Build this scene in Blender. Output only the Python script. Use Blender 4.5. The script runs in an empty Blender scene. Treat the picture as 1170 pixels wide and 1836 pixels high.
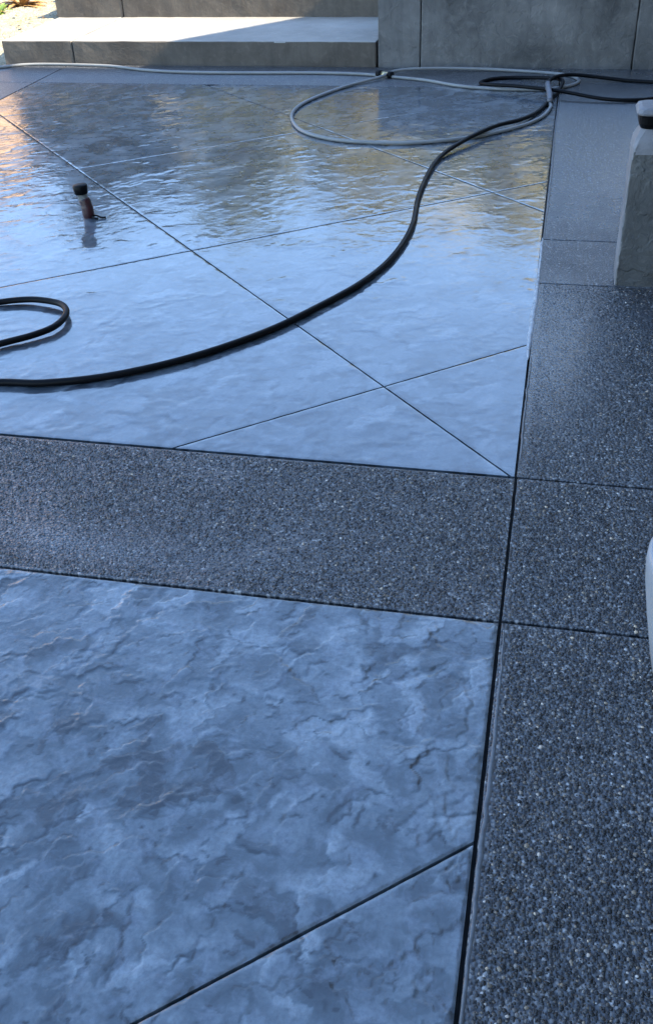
import bpy, bmesh, math, random
import numpy as np
from mathutils import Matrix, Vector
random.seed(7); RNG = np.random.default_rng(11)
S = bpy.context.scene
COL = S.collection

# ------------------------------------------------------------------ camera
cd = bpy.data.cameras.new('camera'); cam = bpy.data.objects.new('camera', cd); COL.objects.link(cam)
cd.sensor_fit = 'VERTICAL'; cd.sensor_height = 24.0; cd.lens = 23.729; cd.clip_start = 0.05; cd.clip_end = 3000
RR = ((0.977444, 0.208464, -0.033853), (-0.091434, 0.562191, 0.821937), (0.190376, -0.800302, 0.568571))
M = Matrix(((RR[0][0], RR[1][0], RR[2][0], 0), (RR[0][1], RR[1][1], RR[2][1], 0), (RR[0][2], RR[1][2], RR[2][2], 1.6), (0, 0, 0, 1)))
cam.matrix_world = M
S.camera = cam

# ------------------------------------------------------------------ sky, sun, exposure
SUN_EL = math.radians(40.0)
SUN_AZ = math.radians(-4.0)          # measured from +X towards +Y: the sun stands to the right and just grazes the risers
W = bpy.data.worlds.new('World'); S.world = W; W.use_nodes = True
nt = W.node_tree; nt.nodes.clear()
sky = nt.nodes.new('ShaderNodeTexSky'); sky.sky_type = 'NISHITA'; sky.sun_disc = False
sky.sun_elevation = SUN_EL; sky.sun_rotation = math.pi / 2 - SUN_AZ
sky.air_density = 1.0; sky.dust_density = 0.3; sky.ozone_density = 2.6
bg = nt.nodes.new('ShaderNodeBackground'); bg.inputs['Strength'].default_value = 0.15
wo = nt.nodes.new('ShaderNodeOutputWorld')
nt.links.new(sky.outputs[0], bg.inputs[0]); nt.links.new(bg.outputs[0], wo.inputs[0])
sd = bpy.data.lights.new('sun', 'SUN'); sd.energy = 3.8; sd.angle = math.radians(0.5); sd.color = (1.0, 0.90, 0.74)
sun = bpy.data.objects.new('sun', sd); COL.objects.link(sun)
SDIR = Vector((math.cos(SUN_EL) * math.cos(SUN_AZ), math.cos(SUN_EL) * math.sin(SUN_AZ), math.sin(SUN_EL)))
sun.rotation_euler = SDIR.to_track_quat('Z', 'Y').to_euler(); sun.location = (20, 0, 20)
S.view_settings.view_transform = 'Standard'; S.view_settings.look = 'None'
S.view_settings.gamma = 1.0; S.view_settings.use_curve_mapping = False
S.view_settings.exposure = 2.4

# ------------------------------------------------------------------ helpers
def link(o, parent=None):
    COL.objects.link(o)
    if parent: o.parent = parent
    return o
def mesh_obj(name, verts, faces, mat, parent=None, smooth=False):
    me = bpy.data.meshes.new(name); me.from_pydata([tuple(v) for v in verts], [], faces); me.update()
    if mat: me.materials.append(mat)
    if smooth: me.polygons.foreach_set('use_smooth', [True] * len(me.polygons))
    return link(bpy.data.objects.new(name, me), parent)
def bm_obj(name, bm, mat, parent=None, smooth=False):
    me = bpy.data.meshes.new(name); bm.to_mesh(me); bm.free()
    if mat: me.materials.append(mat)
    if smooth: me.polygons.foreach_set('use_smooth', [True] * len(me.polygons))
    return link(bpy.data.objects.new(name, me), parent)
def tag(o, label=None, cat=None, group=None, kind=None):
    if label: o['label'] = label
    if cat: o['category'] = cat
    if group: o['group'] = group
    if kind: o['kind'] = kind
    return o
def empty(name, loc=(0, 0, 0)):
    o = bpy.data.objects.new(name, None); o.empty_display_size = 0.1; o.location = loc
    return link(o)
def bevel_box(x0, x1, y0, y1, z0, z1, bev=0.006, seg=2, bm=None):
    bm = bm or bmesh.new()
    n0 = set(bm.verts)
    r = bmesh.ops.create_cube(bm, size=1.0)
    for v in r['verts']:
        v.co = ((x0 + x1) / 2 + v.co.x * (x1 - x0), (y0 + y1) / 2 + v.co.y * (y1 - y0), (z0 + z1) / 2 + v.co.z * (z1 - z0))
    if bev > 0:
        es = list({e for v in r['verts'] for e in v.link_edges})
        bmesh.ops.bevel(bm, geom=es, offset=bev, segments=seg, affect='EDGES', profile=0.5)
    return bm
def rough_block(x0, x1, y0, y1, z0, z1, bev, cell, amp, seed):
    """Concrete block: subdivided, slightly uneven, rounded arrises."""
    bm = bevel_box(x0, x1, y0, y1, z0, z1, bev, 2)
    for ax, a0, a1 in ((0, x0, x1), (1, y0, y1), (2, z0, z1)):
        n = int((a1 - a0) / cell)
        for k in range(1, n + 1):
            co = [0, 0, 0]; no = [0, 0, 0]; co[ax] = a0 + (a1 - a0) * k / (n + 1); no[ax] = 1
            bmesh.ops.bisect_plane(bm, geom=bm.verts[:] + bm.edges[:] + bm.faces[:], plane_co=co, plane_no=no)
    rg = random.Random(seed)
    for v in bm.verts:
        v.co += Vector((rg.gauss(0, amp), rg.gauss(0, amp), rg.gauss(0, amp)))
    return bm
def catmull(P, n=10, closed=False):
    P = [Vector(p) for p in P]; out = []
    for i in range(len(P) - 1):
        p0 = P[i - 1] if i > 0 else P[i] * 2 - P[i + 1]
        p1, p2 = P[i], P[i + 1]
        p3 = P[i + 2] if i + 2 < len(P) else P[i + 1] * 2 - P[i]
        for k in range(n):
            t = k / n
            out.append(0.5 * ((2 * p1) + (p2 - p0) * t + (2 * p0 - 5 * p1 + 4 * p2 - p3) * t * t + (3 * p1 - p0 - 3 * p2 + p3) * t ** 3))
    out.append(P[-1]); return out
def tube(name, pts, rad, mat, parent=None, seg=12):
    """rad: number or list; closed ends."""
    n = len(pts); vs = []; fs = []
    up = Vector((0, 0, 1)); prev = None
    for i, p in enumerate(pts):
        t = (pts[min(i + 1, n - 1)] - pts[max(i - 1, 0)]).normalized()
        a = (up - t * up.dot(t)) if prev is None else (prev - t * prev.dot(t))
        if a.length < 1e-6: a = Vector((1, 0, 0))
        a.normalize(); prev = a; b = t.cross(a)
        r = rad[i] if isinstance(rad, (list, tuple)) else rad
        for k in range(seg):
            th = 2 * math.pi * k / seg
            vs.append(p + (a * math.cos(th) + b * math.sin(th)) * r)
    for i in range(n - 1):
        for k in range(seg):
            k2 = (k + 1) % seg
            fs.append((i * seg + k, i * seg + k2, (i + 1) * seg + k2, (i + 1) * seg + k))
    fs.append(tuple(range(seg))[::-1]); fs.append(tuple((n - 1) * seg + k for k in range(seg)))
    return mesh_obj(name, vs, fs, mat, parent, True)
def lathe(name, prof, mat, parent=None, seg=32, loc=(0, 0, 0), tilt=None, smooth=True):
    vs = []; fs = []; n = len(prof)
    for r, z in prof:
        for k in range(seg):
            th = 2 * math.pi * k / seg; vs.append(Vector((r * math.cos(th), r * math.sin(th), z)))
    for i in range(n - 1):
        for k in range(seg):
            k2 = (k + 1) % seg; fs.append((i * seg + k, i * seg + k2, (i + 1) * seg + k2, (i + 1) * seg + k))
    fs.append(tuple(range(seg))[::-1]); fs.append(tuple((n - 1) * seg + k for k in range(seg)))
    if tilt: vs = [tilt @ v for v in vs]
    vs = [v + Vector(loc) for v in vs]
    return mesh_obj(name, vs, fs, mat, parent, smooth)

# ------------------------------------------------------------------ materials
class NB:
    def __init__(s, name):
        s.m = bpy.data.materials.new(name); s.m.use_nodes = True; s.t = s.m.node_tree; s.t.nodes.clear()
        s.out = s.n('ShaderNodeOutputMaterial'); s.b = s.n('ShaderNodeBsdfPrincipled')
        s.l(s.b.outputs[0], s.out.inputs[0]); s.tc = s.n('ShaderNodeTexCoord'); s.co = s.tc.outputs['Object']
    def n(s, ty, **k):
        x = s.t.nodes.new(ty)
        for a, v in k.items(): setattr(x, a, v)
        return x
    def l(s, a, b): s.t.links.new(a, b)
    def put(s, sock, v):
        if hasattr(v, 'is_linked') or isinstance(v, bpy.types.NodeSocket): s.l(v, sock)
        else: sock.default_value = v
    dim = '3D'
    def noise(s, scale, detail=4, rough=0.55, co=None, dist=0.0, out='Fac', lac=2.0):
        x = s.n('ShaderNodeTexNoise', noise_dimensions=s.dim); x.inputs['Scale'].default_value = scale; x.inputs['Detail'].default_value = detail
        x.inputs['Roughness'].default_value = rough; x.inputs['Distortion'].default_value = dist; x.inputs['Lacunarity'].default_value = lac
        s.l(co or s.co, x.inputs['Vector']); return x.outputs[out]
    def voro(s, scale, feature='F1', out='Distance', co=None, rand=1.0):
        x = s.n('ShaderNodeTexVoronoi', voronoi_dimensions=s.dim); x.feature = feature; x.inputs['Scale'].default_value = scale
        x.inputs['Randomness'].default_value = rand; s.l(co or s.co, x.inputs['Vector']); return x.outputs[out]
    def math(s, op, a, b=None, c=None, clamp=False):
        x = s.n('ShaderNodeMath', operation=op); x.use_clamp = clamp
        s.put(x.inputs[0], a)
        if b is not None: s.put(x.inputs[1], b)
        if c is not None: s.put(x.inputs[2], c)
        return x.outputs[0]
    def vmath(s, op, a, b=None, scale=None):
        x = s.n('ShaderNodeVectorMath', operation=op); s.put(x.inputs[0], a)
        if b is not None: s.put(x.inputs[1], b)
        if scale is not None: x.inputs['Scale'].default_value = scale
        return x.outputs[0]
    def mapr(s, v, a, b, c, d, smooth=False):
        x = s.n('ShaderNodeMapRange'); x.interpolation_type = 'SMOOTHSTEP' if smooth else 'LINEAR'
        s.put(x.inputs[0], v)
        for i, q in enumerate((a, b, c, d)): s.put(x.inputs[i + 1], q)
        return x.outputs[0]
    def ramp(s, v, stops, interp='LINEAR'):
        x = s.n('ShaderNodeValToRGB'); x.color_ramp.interpolation = interp; e = x.color_ramp.elements
        while len(e) < len(stops): e.new(0.5)
        for el, (p, c) in zip(e, stops): el.position = p; el.color = (*c, 1) if len(c) == 3 else c
        s.l(v, x.inputs[0]); return x.outputs[0]
    def mix(s, f, a, b, mode='MIX'):
        x = s.n('ShaderNodeMix', data_type='RGBA', blend_type=mode)
        s.put(x.inputs[0], f)
        s.put(x.inputs[6], a if not isinstance(a, tuple) else (*a, 1)); s.put(x.inputs[7], b if not isinstance(b, tuple) else (*b, 1))
        return x.outputs[2]
    def bump(s, h, dist=1.0, strength=1.0, nrm=None):
        x = s.n('ShaderNodeBump'); x.inputs['Distance'].default_value = dist; x.inputs['Strength'].default_value = strength
        s.l(h, x.inputs['Height'])
        if nrm is not None: s.l(nrm, x.inputs['Normal'])
        return x.outputs[0]
    def set(s, **k):
        for a, v in k.items():
            sock = s.b.inputs[a.replace('_', ' ')]
            s.put(sock, (*v, 1) if isinstance(v, tuple) and len(v) == 3 and sock.type == 'RGBA' else v)
        return s.m
    def xyz(s):
        x = s.n('ShaderNodeSeparateXYZ'); s.l(s.co, x.inputs[0]); return x.outputs

def terrace(b, v, levels, lo=0.78):
    t = b.math('MULTIPLY', v, levels); fl = b.math('FLOOR', t); fr = b.math('FRACT', t)
    return b.math('ADD', fl, b.mapr(fr, lo, 1.0, 0.0, 1.0, True))

def mat_stamped(name, wet):
    b = NB(name); b.dim = '2D'
    c0 = b.co
    a = b.n('ShaderNodeAttribute'); a.attribute_name = 'relief_tone'; rel_tone = a.outputs['Fac']
    w2 = b.vmath('SCALE', b.vmath('SUBTRACT', b.noise(9, 2, 0.6, out='Color'), (0.5, 0.5, 0.5)), scale=0.07)
    co = b.vmath('ADD', c0, w2)
    fine = b.noise(75, 3, 0.65); nz = b.noise(19, 4, 0.62, co=co)
    if wet: h = b.math('MULTIPLY_ADD', b.noise(7.5, 2, 0.5, co=co), 0.0004, b.math('MULTIPLY', nz, 0.00055))
    else: h = b.math('MULTIPLY_ADD', fine, 0.0009, b.math('MULTIPLY', nz, 0.0012))
    nb = b.bump(h)
    p1 = b.noise(6.5, 5, 0.62, co=co); p2 = b.noise(1.1, 3, 0.6)
    v = b.math('ADD', rel_tone, b.math('MULTIPLY', b.math('SUBTRACT', p1, 0.5), 1.5))
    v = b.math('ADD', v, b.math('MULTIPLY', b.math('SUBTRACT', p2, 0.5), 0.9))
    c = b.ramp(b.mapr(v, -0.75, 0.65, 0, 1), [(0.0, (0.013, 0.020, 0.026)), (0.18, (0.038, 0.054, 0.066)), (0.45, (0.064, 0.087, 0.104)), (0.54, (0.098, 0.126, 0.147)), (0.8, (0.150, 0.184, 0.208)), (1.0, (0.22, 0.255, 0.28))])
    c = b.mix(b.mapr(nz, 0.5, 0.72, 0.0, 0.5), c, (0.19, 0.225, 0.27))
    c = b.mix(b.mapr(fine, 0.35, 0.7, 0.0, 0.4), c, (0.030, 0.040, 0.052))
    if wet:
        c = b.mix(0.42, c, (0.018, 0.023, 0.030))
        pr = b.n('ShaderNodeAttribute'); pr.attribute_name = 'proud'
        cr = b.math('ADD', b.mapr(p2, 0.35, 0.65, 0.02, 0.07), b.math('MULTIPLY', b.math('MULTIPLY', pr.outputs['Fac'], b.mapr(p1, 0.35, 0.65, 0.1, 1.0)), 0.12))
    else:
        cr = b.mapr(p1, 0.4, 0.6, 0.10, 0.26)
    return b.set(Base_Color=c, Roughness=0.5, Normal=nb, Specular_IOR_Level=0.35,
                 Coat_Weight=1.0, Coat_Roughness=cr, Coat_IOR=1.95 if wet else 1.6, Coat_Normal=nb)

def film_mask(b):
    """Where a smooth skin of cement and water covers the pebbles of the side band."""
    X, Y, Z = b.xyz()
    def spot(cx, cy, rx, ry):
        dx = b.math('DIVIDE', b.math('SUBTRACT', X, cx), rx); dy = b.math('DIVIDE', b.math('SUBTRACT', Y, cy), ry)
        return b.math('SQRT', b.math('ADD', b.math('MULTIPLY', dx, dx), b.math('MULTIPLY', dy, dy)))
    d = b.math('MINIMUM', spot(0.03, 3.45, 0.22, 0.75), spot(0.3, 6.6, 0.9, 2.35))
    d = b.math('MINIMUM', d, b.math('ADD', spot(-1.15, 2.0, 1.1, 0.2), 0.62))
    d = b.math('ADD', d, b.mapr(b.noise(6, 4, 0.6), 0, 1, -0.35, 0.35))
    return b.mapr(d, 0.3, 1.35, 0.62, 0.0, True)

def mat_aggregate():
    b = NB('wet_exposed_aggregate'); b.dim = '2D'
    film = film_mask(b)
    d = b.voro(118); cell = d.node.outputs['Color']
    sp = b.n('ShaderNodeSeparateColor'); b.l(cell, sp.inputs[0])
    c = b.ramp(sp.outputs[0], [(0.0, (0.012, 0.014, 0.017)), (0.45, (0.035, 0.038, 0.044)), (0.75, (0.085, 0.09, 0.097)), (0.93, (0.16, 0.155, 0.15)), (1.0, (0.4, 0.39, 0.37))])
    c = b.mix(b.mapr(d, 0.35, 0.75, 0.0, 0.9), c, (0.012, 0.013, 0.016))
    big = b.noise(1.6, 4, 0.6)
    c = b.mix(b.mapr(big, 0.35, 0.7, 0.0, 0.3), c, (0.07, 0.075, 0.085))
    c = b.mix(film, c, (0.070, 0.077, 0.084))
    inv = b.math('SUBTRACT', 1.0, film)
    h = b.math('MULTIPLY', b.math('MULTIPLY', b.mapr(d, 0, 0.8, 1, 0), 0.0022), b.math('MULTIPLY_ADD', inv, 0.93, 0.07))
    h = b.math('MULTIPLY_ADD', b.noise(260, 2, 0.5), b.math('MULTIPLY_ADD', inv, 0.0005, 0.00012), h)
    nb = b.bump(h)
    r = b.math('MULTIPLY_ADD', inv, 0.22, 0.14)
    return b.set(Base_Color=c, Roughness=r, Normal=nb, Specular_IOR_Level=0.45, Coat_Weight=0.6, Coat_Roughness=r, Coat_Normal=nb)

def mat_pebble():
    b = NB('wet_pebbles')
    a = b.n('ShaderNodeAttribute'); a.attribute_name = 'tone'
    c = b.mix(b.mapr(b.noise(420, 2, 0.5), 0.35, 0.7, 0, 0.35), a.outputs['Color'], (0.04, 0.042, 0.048))
    return b.set(Base_Color=c, Roughness=0.26, Specular_IOR_Level=0.45, Normal=b.bump(b.noise(500, 2), 0.0006))

def mat_concrete(name, dark, light, scale=3.0, rough=0.75, bumpd=0.002, streak=False, coat=0.0, ledge=0.0):
    b = NB(name)
    wv = b.vmath('SCALE', b.vmath('SUBTRACT', b.noise(4, 3, 0.6, out='Color'), (0.5, 0.5, 0.5)), scale=0.15)
    co = b.vmath('ADD', b.co, wv)
    m = b.noise(scale, 6, 0.65, co=co)
    c = b.mix(b.mapr(m, 0.32, 0.68, 0, 1), dark, light)
    c = b.mix(b.mapr(b.noise(scale * 7, 4, 0.6, co=co), 0.55, 0.72, 0, 0.35), c, tuple(x * 1.35 for x in light))
    pits = b.mapr(b.voro(38, co=co), 0.0, 0.14, 1.0, 0.0)
    pg = b.math('MULTIPLY', pits, b.mapr(b.noise(9, 2), 0.5, 0.62, 0, 1))
    c = b.mix(b.math('MULTIPLY', pg, 0.7), c, tuple(x * 0.35 for x in dark))
    if streak:
        mp = b.n('ShaderNodeMapping'); mp.inputs['Scale'].default_value = (6, 6, 0.9); b.l(b.co, mp.inputs[0])
        s = b.noise(2.0, 4, 0.6, co=mp.outputs[0])
        c = b.mix(b.mapr(s, 0.5, 0.75, 0, 0.4), c, tuple(x * 0.5 for x in dark))
    h = b.math('MULTIPLY', b.noise(scale * 9, 6, 0.65, co=co), bumpd)
    h = b.math('MULTIPLY_ADD', pg, -0.002, h)
    if ledge: h = b.math('MULTIPLY_ADD', terrace(b, b.noise(6, 4, 0.6, co=co), 6, 0.7), ledge, h)
    return b.set(Base_Color=c, Roughness=rough, Normal=b.bump(h), Coat_Weight=coat, Coat_Roughness=0.2)

def mat_plain(name, col, rough=0.5, spec=0.5, var=0.25, scale=30, bumpd=0.0003, metal=0.0, coat=0.0):
    b = NB(name)
    n = b.noise(scale, 4, 0.6)
    c = b.mix(b.mapr(n, 0.3, 0.7, 0, 1), tuple(x * (1 - var) for x in col), tuple(min(1, x * (1 + var)) for x in col))
    return b.set(Base_Color=c, Roughness=b.mapr(n, 0.3, 0.7, max(0.02, rough - 0.08), rough + 0.08), Specular_IOR_Level=spec, Metallic=metal, Coat_Weight=coat, Coat_Roughness=0.1,
                 Normal=b.bump(b.noise(scale * 4, 3), bumpd))

def mat_leaf(name, c1, c2, trans=0.25):
    b = NB(name)
    oi = b.n('ShaderNodeNewGeometry')
    n = b.noise(1.4, 3, 0.6)
    r = b.math('ADD', b.math('MULTIPLY', oi.outputs['Random Per Island'], 0.6), b.math('MULTIPLY', n, 0.4))
    c = b.mix(r, c1, c2)
    b.set(Base_Color=c, Roughness=0.5, Specular_IOR_Level=0.35)
    tr = b.n('ShaderNodeBsdfTranslucent'); b.l(c, tr.inputs[0])
    ms = b.n('ShaderNodeMixShader'); ms.inputs[0].default_value = trans
    b.l(b.b.outputs[0], ms.inputs[1]); b.l(tr.outputs[0], ms.inputs[2]); b.l(ms.outputs[0], b.out.inputs[0])
    return b.m

def mat_gravel():
    b = NB('pale_gravel')
    cell = b.voro(45, out='Color'); d = b.voro(45)
    sp = b.n('ShaderNodeSeparateColor'); b.l(cell, sp.inputs[0])
    c = b.ramp(sp.outputs[0], [(0.0, (0.20, 0.17, 0.11)), (0.5, (0.27, 0.235, 0.155)), (1.0, (0.35, 0.31, 0.22))])
    c = b.mix(b.mapr(b.noise(2.2, 5, 0.65), 0.5, 0.72, 0, 0.7), c, (0.20, 0.19, 0.10))
    h = b.math('MULTIPLY', b.mapr(d, 0, 0.8, 1, 0), 0.008)
    return b.set(Base_Color=c, Roughness=0.9, Normal=b.bump(h))

MS = mat_stamped('flooded_stamped_concrete', True); MSN = mat_stamped('damp_stamped_concrete', False); MA = mat_aggregate(); MP = mat_pebble()
M_BED = mat_plain('joint_mud', (0.006, 0.007, 0.008), 0.5, 0.25, 0.5, 60)
M_LIP = mat_plain('pale_lip', (0.34, 0.36, 0.38), 0.3, 0.5, 0.25, 40, 0.001)
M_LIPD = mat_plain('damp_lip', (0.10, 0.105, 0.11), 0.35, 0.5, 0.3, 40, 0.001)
M_STEP = mat_concrete('step_concrete', (0.066, 0.052, 0.039), (0.128, 0.105, 0.080), 3.5, 0.8, 0.0025, True)  # warm bounce light on the risers put into this tint
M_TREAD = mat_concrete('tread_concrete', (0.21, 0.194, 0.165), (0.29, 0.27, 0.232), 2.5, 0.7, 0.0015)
M_WALL = mat_concrete('plastered_wall', (0.055, 0.052, 0.048), (0.17, 0.16, 0.147), 2.2, 0.7, 0.004, True, 0.0, 0.0015)
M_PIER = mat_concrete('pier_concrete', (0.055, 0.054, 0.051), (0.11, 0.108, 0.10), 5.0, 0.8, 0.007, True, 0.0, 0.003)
M_PIER_LIT = mat_concrete('pier_sky_lit', (0.14, 0.138, 0.142), (0.21, 0.205, 0.21), 6.0, 0.6, 0.003)  # paler copy of the pier concrete, sky light put into the colour
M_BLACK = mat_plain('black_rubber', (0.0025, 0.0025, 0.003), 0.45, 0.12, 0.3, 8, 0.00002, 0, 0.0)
M_GRAY = mat_plain('grey_hose', (0.20, 0.20, 0.192), 0.42, 0.4, 0.12, 6, 0.00002)
M_ALU = mat_plain('dull_aluminium', (0.12, 0.12, 0.13), 0.5, 0.5, 0.2, 80, 0.0002, 0.3)
M_BRASS = mat_plain('worn_brass', (0.55, 0.45, 0.25), 0.35, 0.5, 0.3, 80, 0.0002, 0.9)
M_RED = mat_plain('dark_red_tape', (0.028, 0.003, 0.004), 0.4, 0.5, 0.5, 40, 0.001)
M_PVC = mat_plain('dirty_pale_pipe', (0.11, 0.11, 0.10), 0.5, 0.5, 0.3, 60, 0.0005)
M_POT = mat_plain('white_glaze', (0.30, 0.30, 0.31), 0.4, 0.5, 0.05, 6, 0.001)
M_SOIL = mat_plain('potting_soil', (0.035, 0.025, 0.018), 0.9, 0.2, 0.5, 40, 0.01)
M_GRAVEL = mat_gravel()

# ------------------------------------------------------------------ the patio floor
def clip(poly, n, c, keep):
    """Keep the part of a convex polygon where (n.p - c)*keep >= 0."""
    out = []
    for i in range(len(poly)):
        p, q = poly[i], poly[(i + 1) % len(poly)]
        dp = (n[0] * p[0] + n[1] * p[1] - c) * keep; dq = (n[0] * q[0] + n[1] * q[1] - c) * keep
        if dp >= 0: out.append(p)
        if dp * dq < 0:
            t = dp / (dp - dq); out.append((p[0] + (q[0] - p[0]) * t, p[1] + (q[1] - p[1]) * t))
    return out
def slab(name, poly, mat, parent, top=0.0, depth=0.07, jit=0.0012, bev=0.005, step=0.05, seed=0):
    """A cast slab with hand-tooled, slightly wandering arrises."""
    rg = random.Random(seed * 31 + 5)
    ring = []; norms = []
    n = len(poly)
    area = sum(poly[i][0] * poly[(i + 1) % n][1] - poly[(i + 1) % n][0] * poly[i][1] for i in range(n)) / 2
    if area < 0: poly = poly[::-1]
    cen = (sum(p[0] for p in poly) / n, sum(p[1] for p in poly) / n)
    for i in range(n):
        p, q = Vector((*poly[i], 0)), Vector((*poly[(i + 1) % n], 0)); L = (q - p).length
        if L < 1e-4: continue
        k = max(1, int(L / step)); d = (q - p) / L; inw = Vector((-d.y, d.x, 0))
        ph = rg.random() * 9
        for j in range(k):
            s = L * j / k
            w = 0.0 if j == 0 else jit * (math.sin(s * 7 + ph) * 0.6 + rg.gauss(0, 0.5))
            ring.append(p + d * s + inw * abs(w) * 1.2)
    m = len(ring); inner = []
    for i in range(m):
        a, c = ring[i - 1], ring[(i + 1) % m]; t = (c - a).normalized(); inner.append(ring[i] + Vector((-t.y, t.x, 0)) * bev)
    mid = [(ring[i] * 0.7 + inner[i] * 0.3) for i in range(m)]
    vs = [Vector((p.x, p.y, top - depth)) for p in ring] + [Vector((p.x, p.y, top - bev)) for p in ring] + \
         [Vector((p.x, p.y, top - bev * 0.3)) for p in mid] + [Vector((p.x, p.y, top)) for p in inner]
    fs = []
    for L_ in range(3):
        for i in range(m):
            j = (i + 1) % m; fs.append((L_ * m + i, L_ * m + j, (L_ + 1) * m + j, (L_ + 1) * m + i))
    fs.append(tuple(3 * m + i for i in range(m)))
    return mesh_obj(name, vs, fs, mat, parent)

def vnoise(X, Y, sc, seed):
    rg = np.random.default_rng(seed); T = rg.random((128, 128))
    x = X * sc + 40.3; y = Y * sc + 57.7; xi = np.floor(x).astype(int); yi = np.floor(y).astype(int); fx = x - xi; fy = y - yi
    fx = fx * fx * (3 - 2 * fx); fy = fy * fy * (3 - 2 * fy)
    g = lambda p, q: T[q % 128, p % 128]
    return (g(xi, yi) * (1 - fx) + g(xi + 1, yi) * fx) * (1 - fy) + (g(xi, yi + 1) * (1 - fx) + g(xi + 1, yi + 1) * fx) * fy - 0.5
def slate_relief(xs, ys, area, n, L0, L1, A0, A1, edge, seed, base=1.0):
    """Heightfield of a slate stamping mat: thousands of one-sided ledges, sharp on one edge and feathering out on the other."""
    rg = np.random.default_rng(seed)
    X, Y = np.meshgrid(xs, ys); H = np.zeros_like(X); T = np.zeros_like(X)
    for sc, am in ((2.1, 0.0040), (5.3, 0.0020), (11.9, 0.0008), (26.0, 0.0003)): H += vnoise(X, Y, sc, seed + int(sc)) * am * base
    x0, x1, y0, y1 = area
    for k in range(n):
        cx, cy = rg.uniform(x0, x1), rg.uniform(y0, y1)
        th = rg.normal(0.75, 0.55) if rg.random() < 0.7 else rg.uniform(0, 6.28)
        L = L0 * (L1 / L0) ** (rg.random() ** 1.3); Wd = L * rg.uniform(0.35, 1.1); A = rg.uniform(A0, A1) * (L / L1) ** 0.4 * (1 if rg.random() < 0.7 else -1)
        if rg.random() < 0.5: th += math.pi
        R = math.hypot(L, Wd * 1.3)
        i0, i1 = np.searchsorted(xs, (cx - R, cx + R)); j0, j1 = np.searchsorted(ys, (cy - R, cy + R))
        if i1 - i0 < 3 or j1 - j0 < 3: continue
        dx = X[j0:j1, i0:i1] - cx; dy = Y[j0:j1, i0:i1] - cy; ct, st = math.cos(th), math.sin(th)
        u = (dx * ct + dy * st) / L; v = -dx * st + dy * ct
        f1, f2, f3 = rg.uniform(0, 6.28, 3)
        v = v + Wd * (0.16 * np.sin(u * 3.1 + f1) + 0.09 * np.sin(u * 7.7 + f2) + 0.05 * np.sin(u * 17 + f3))
        m = np.clip(1 - u * u, 0, 1) ** 0.6 * np.clip(1 - v / Wd, 0, 1) ** 1.2 * np.clip(v / edge, 0, 1)
        H[j0:j1, i0:i1] += A * m
        if rg.random() < 0.45: T[j0:j1, i0:i1] -= rg.uniform(0.35, 1.3) * np.exp(-((v + edge * 0.2) / (edge * 0.75)) ** 2) * np.clip(1 - u * u * 1.3, 0, 1)  # darker stroke along the sharp edge of some ledges
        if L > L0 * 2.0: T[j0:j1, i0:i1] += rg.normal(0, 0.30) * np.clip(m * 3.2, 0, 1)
    return X, Y, H, T
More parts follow.
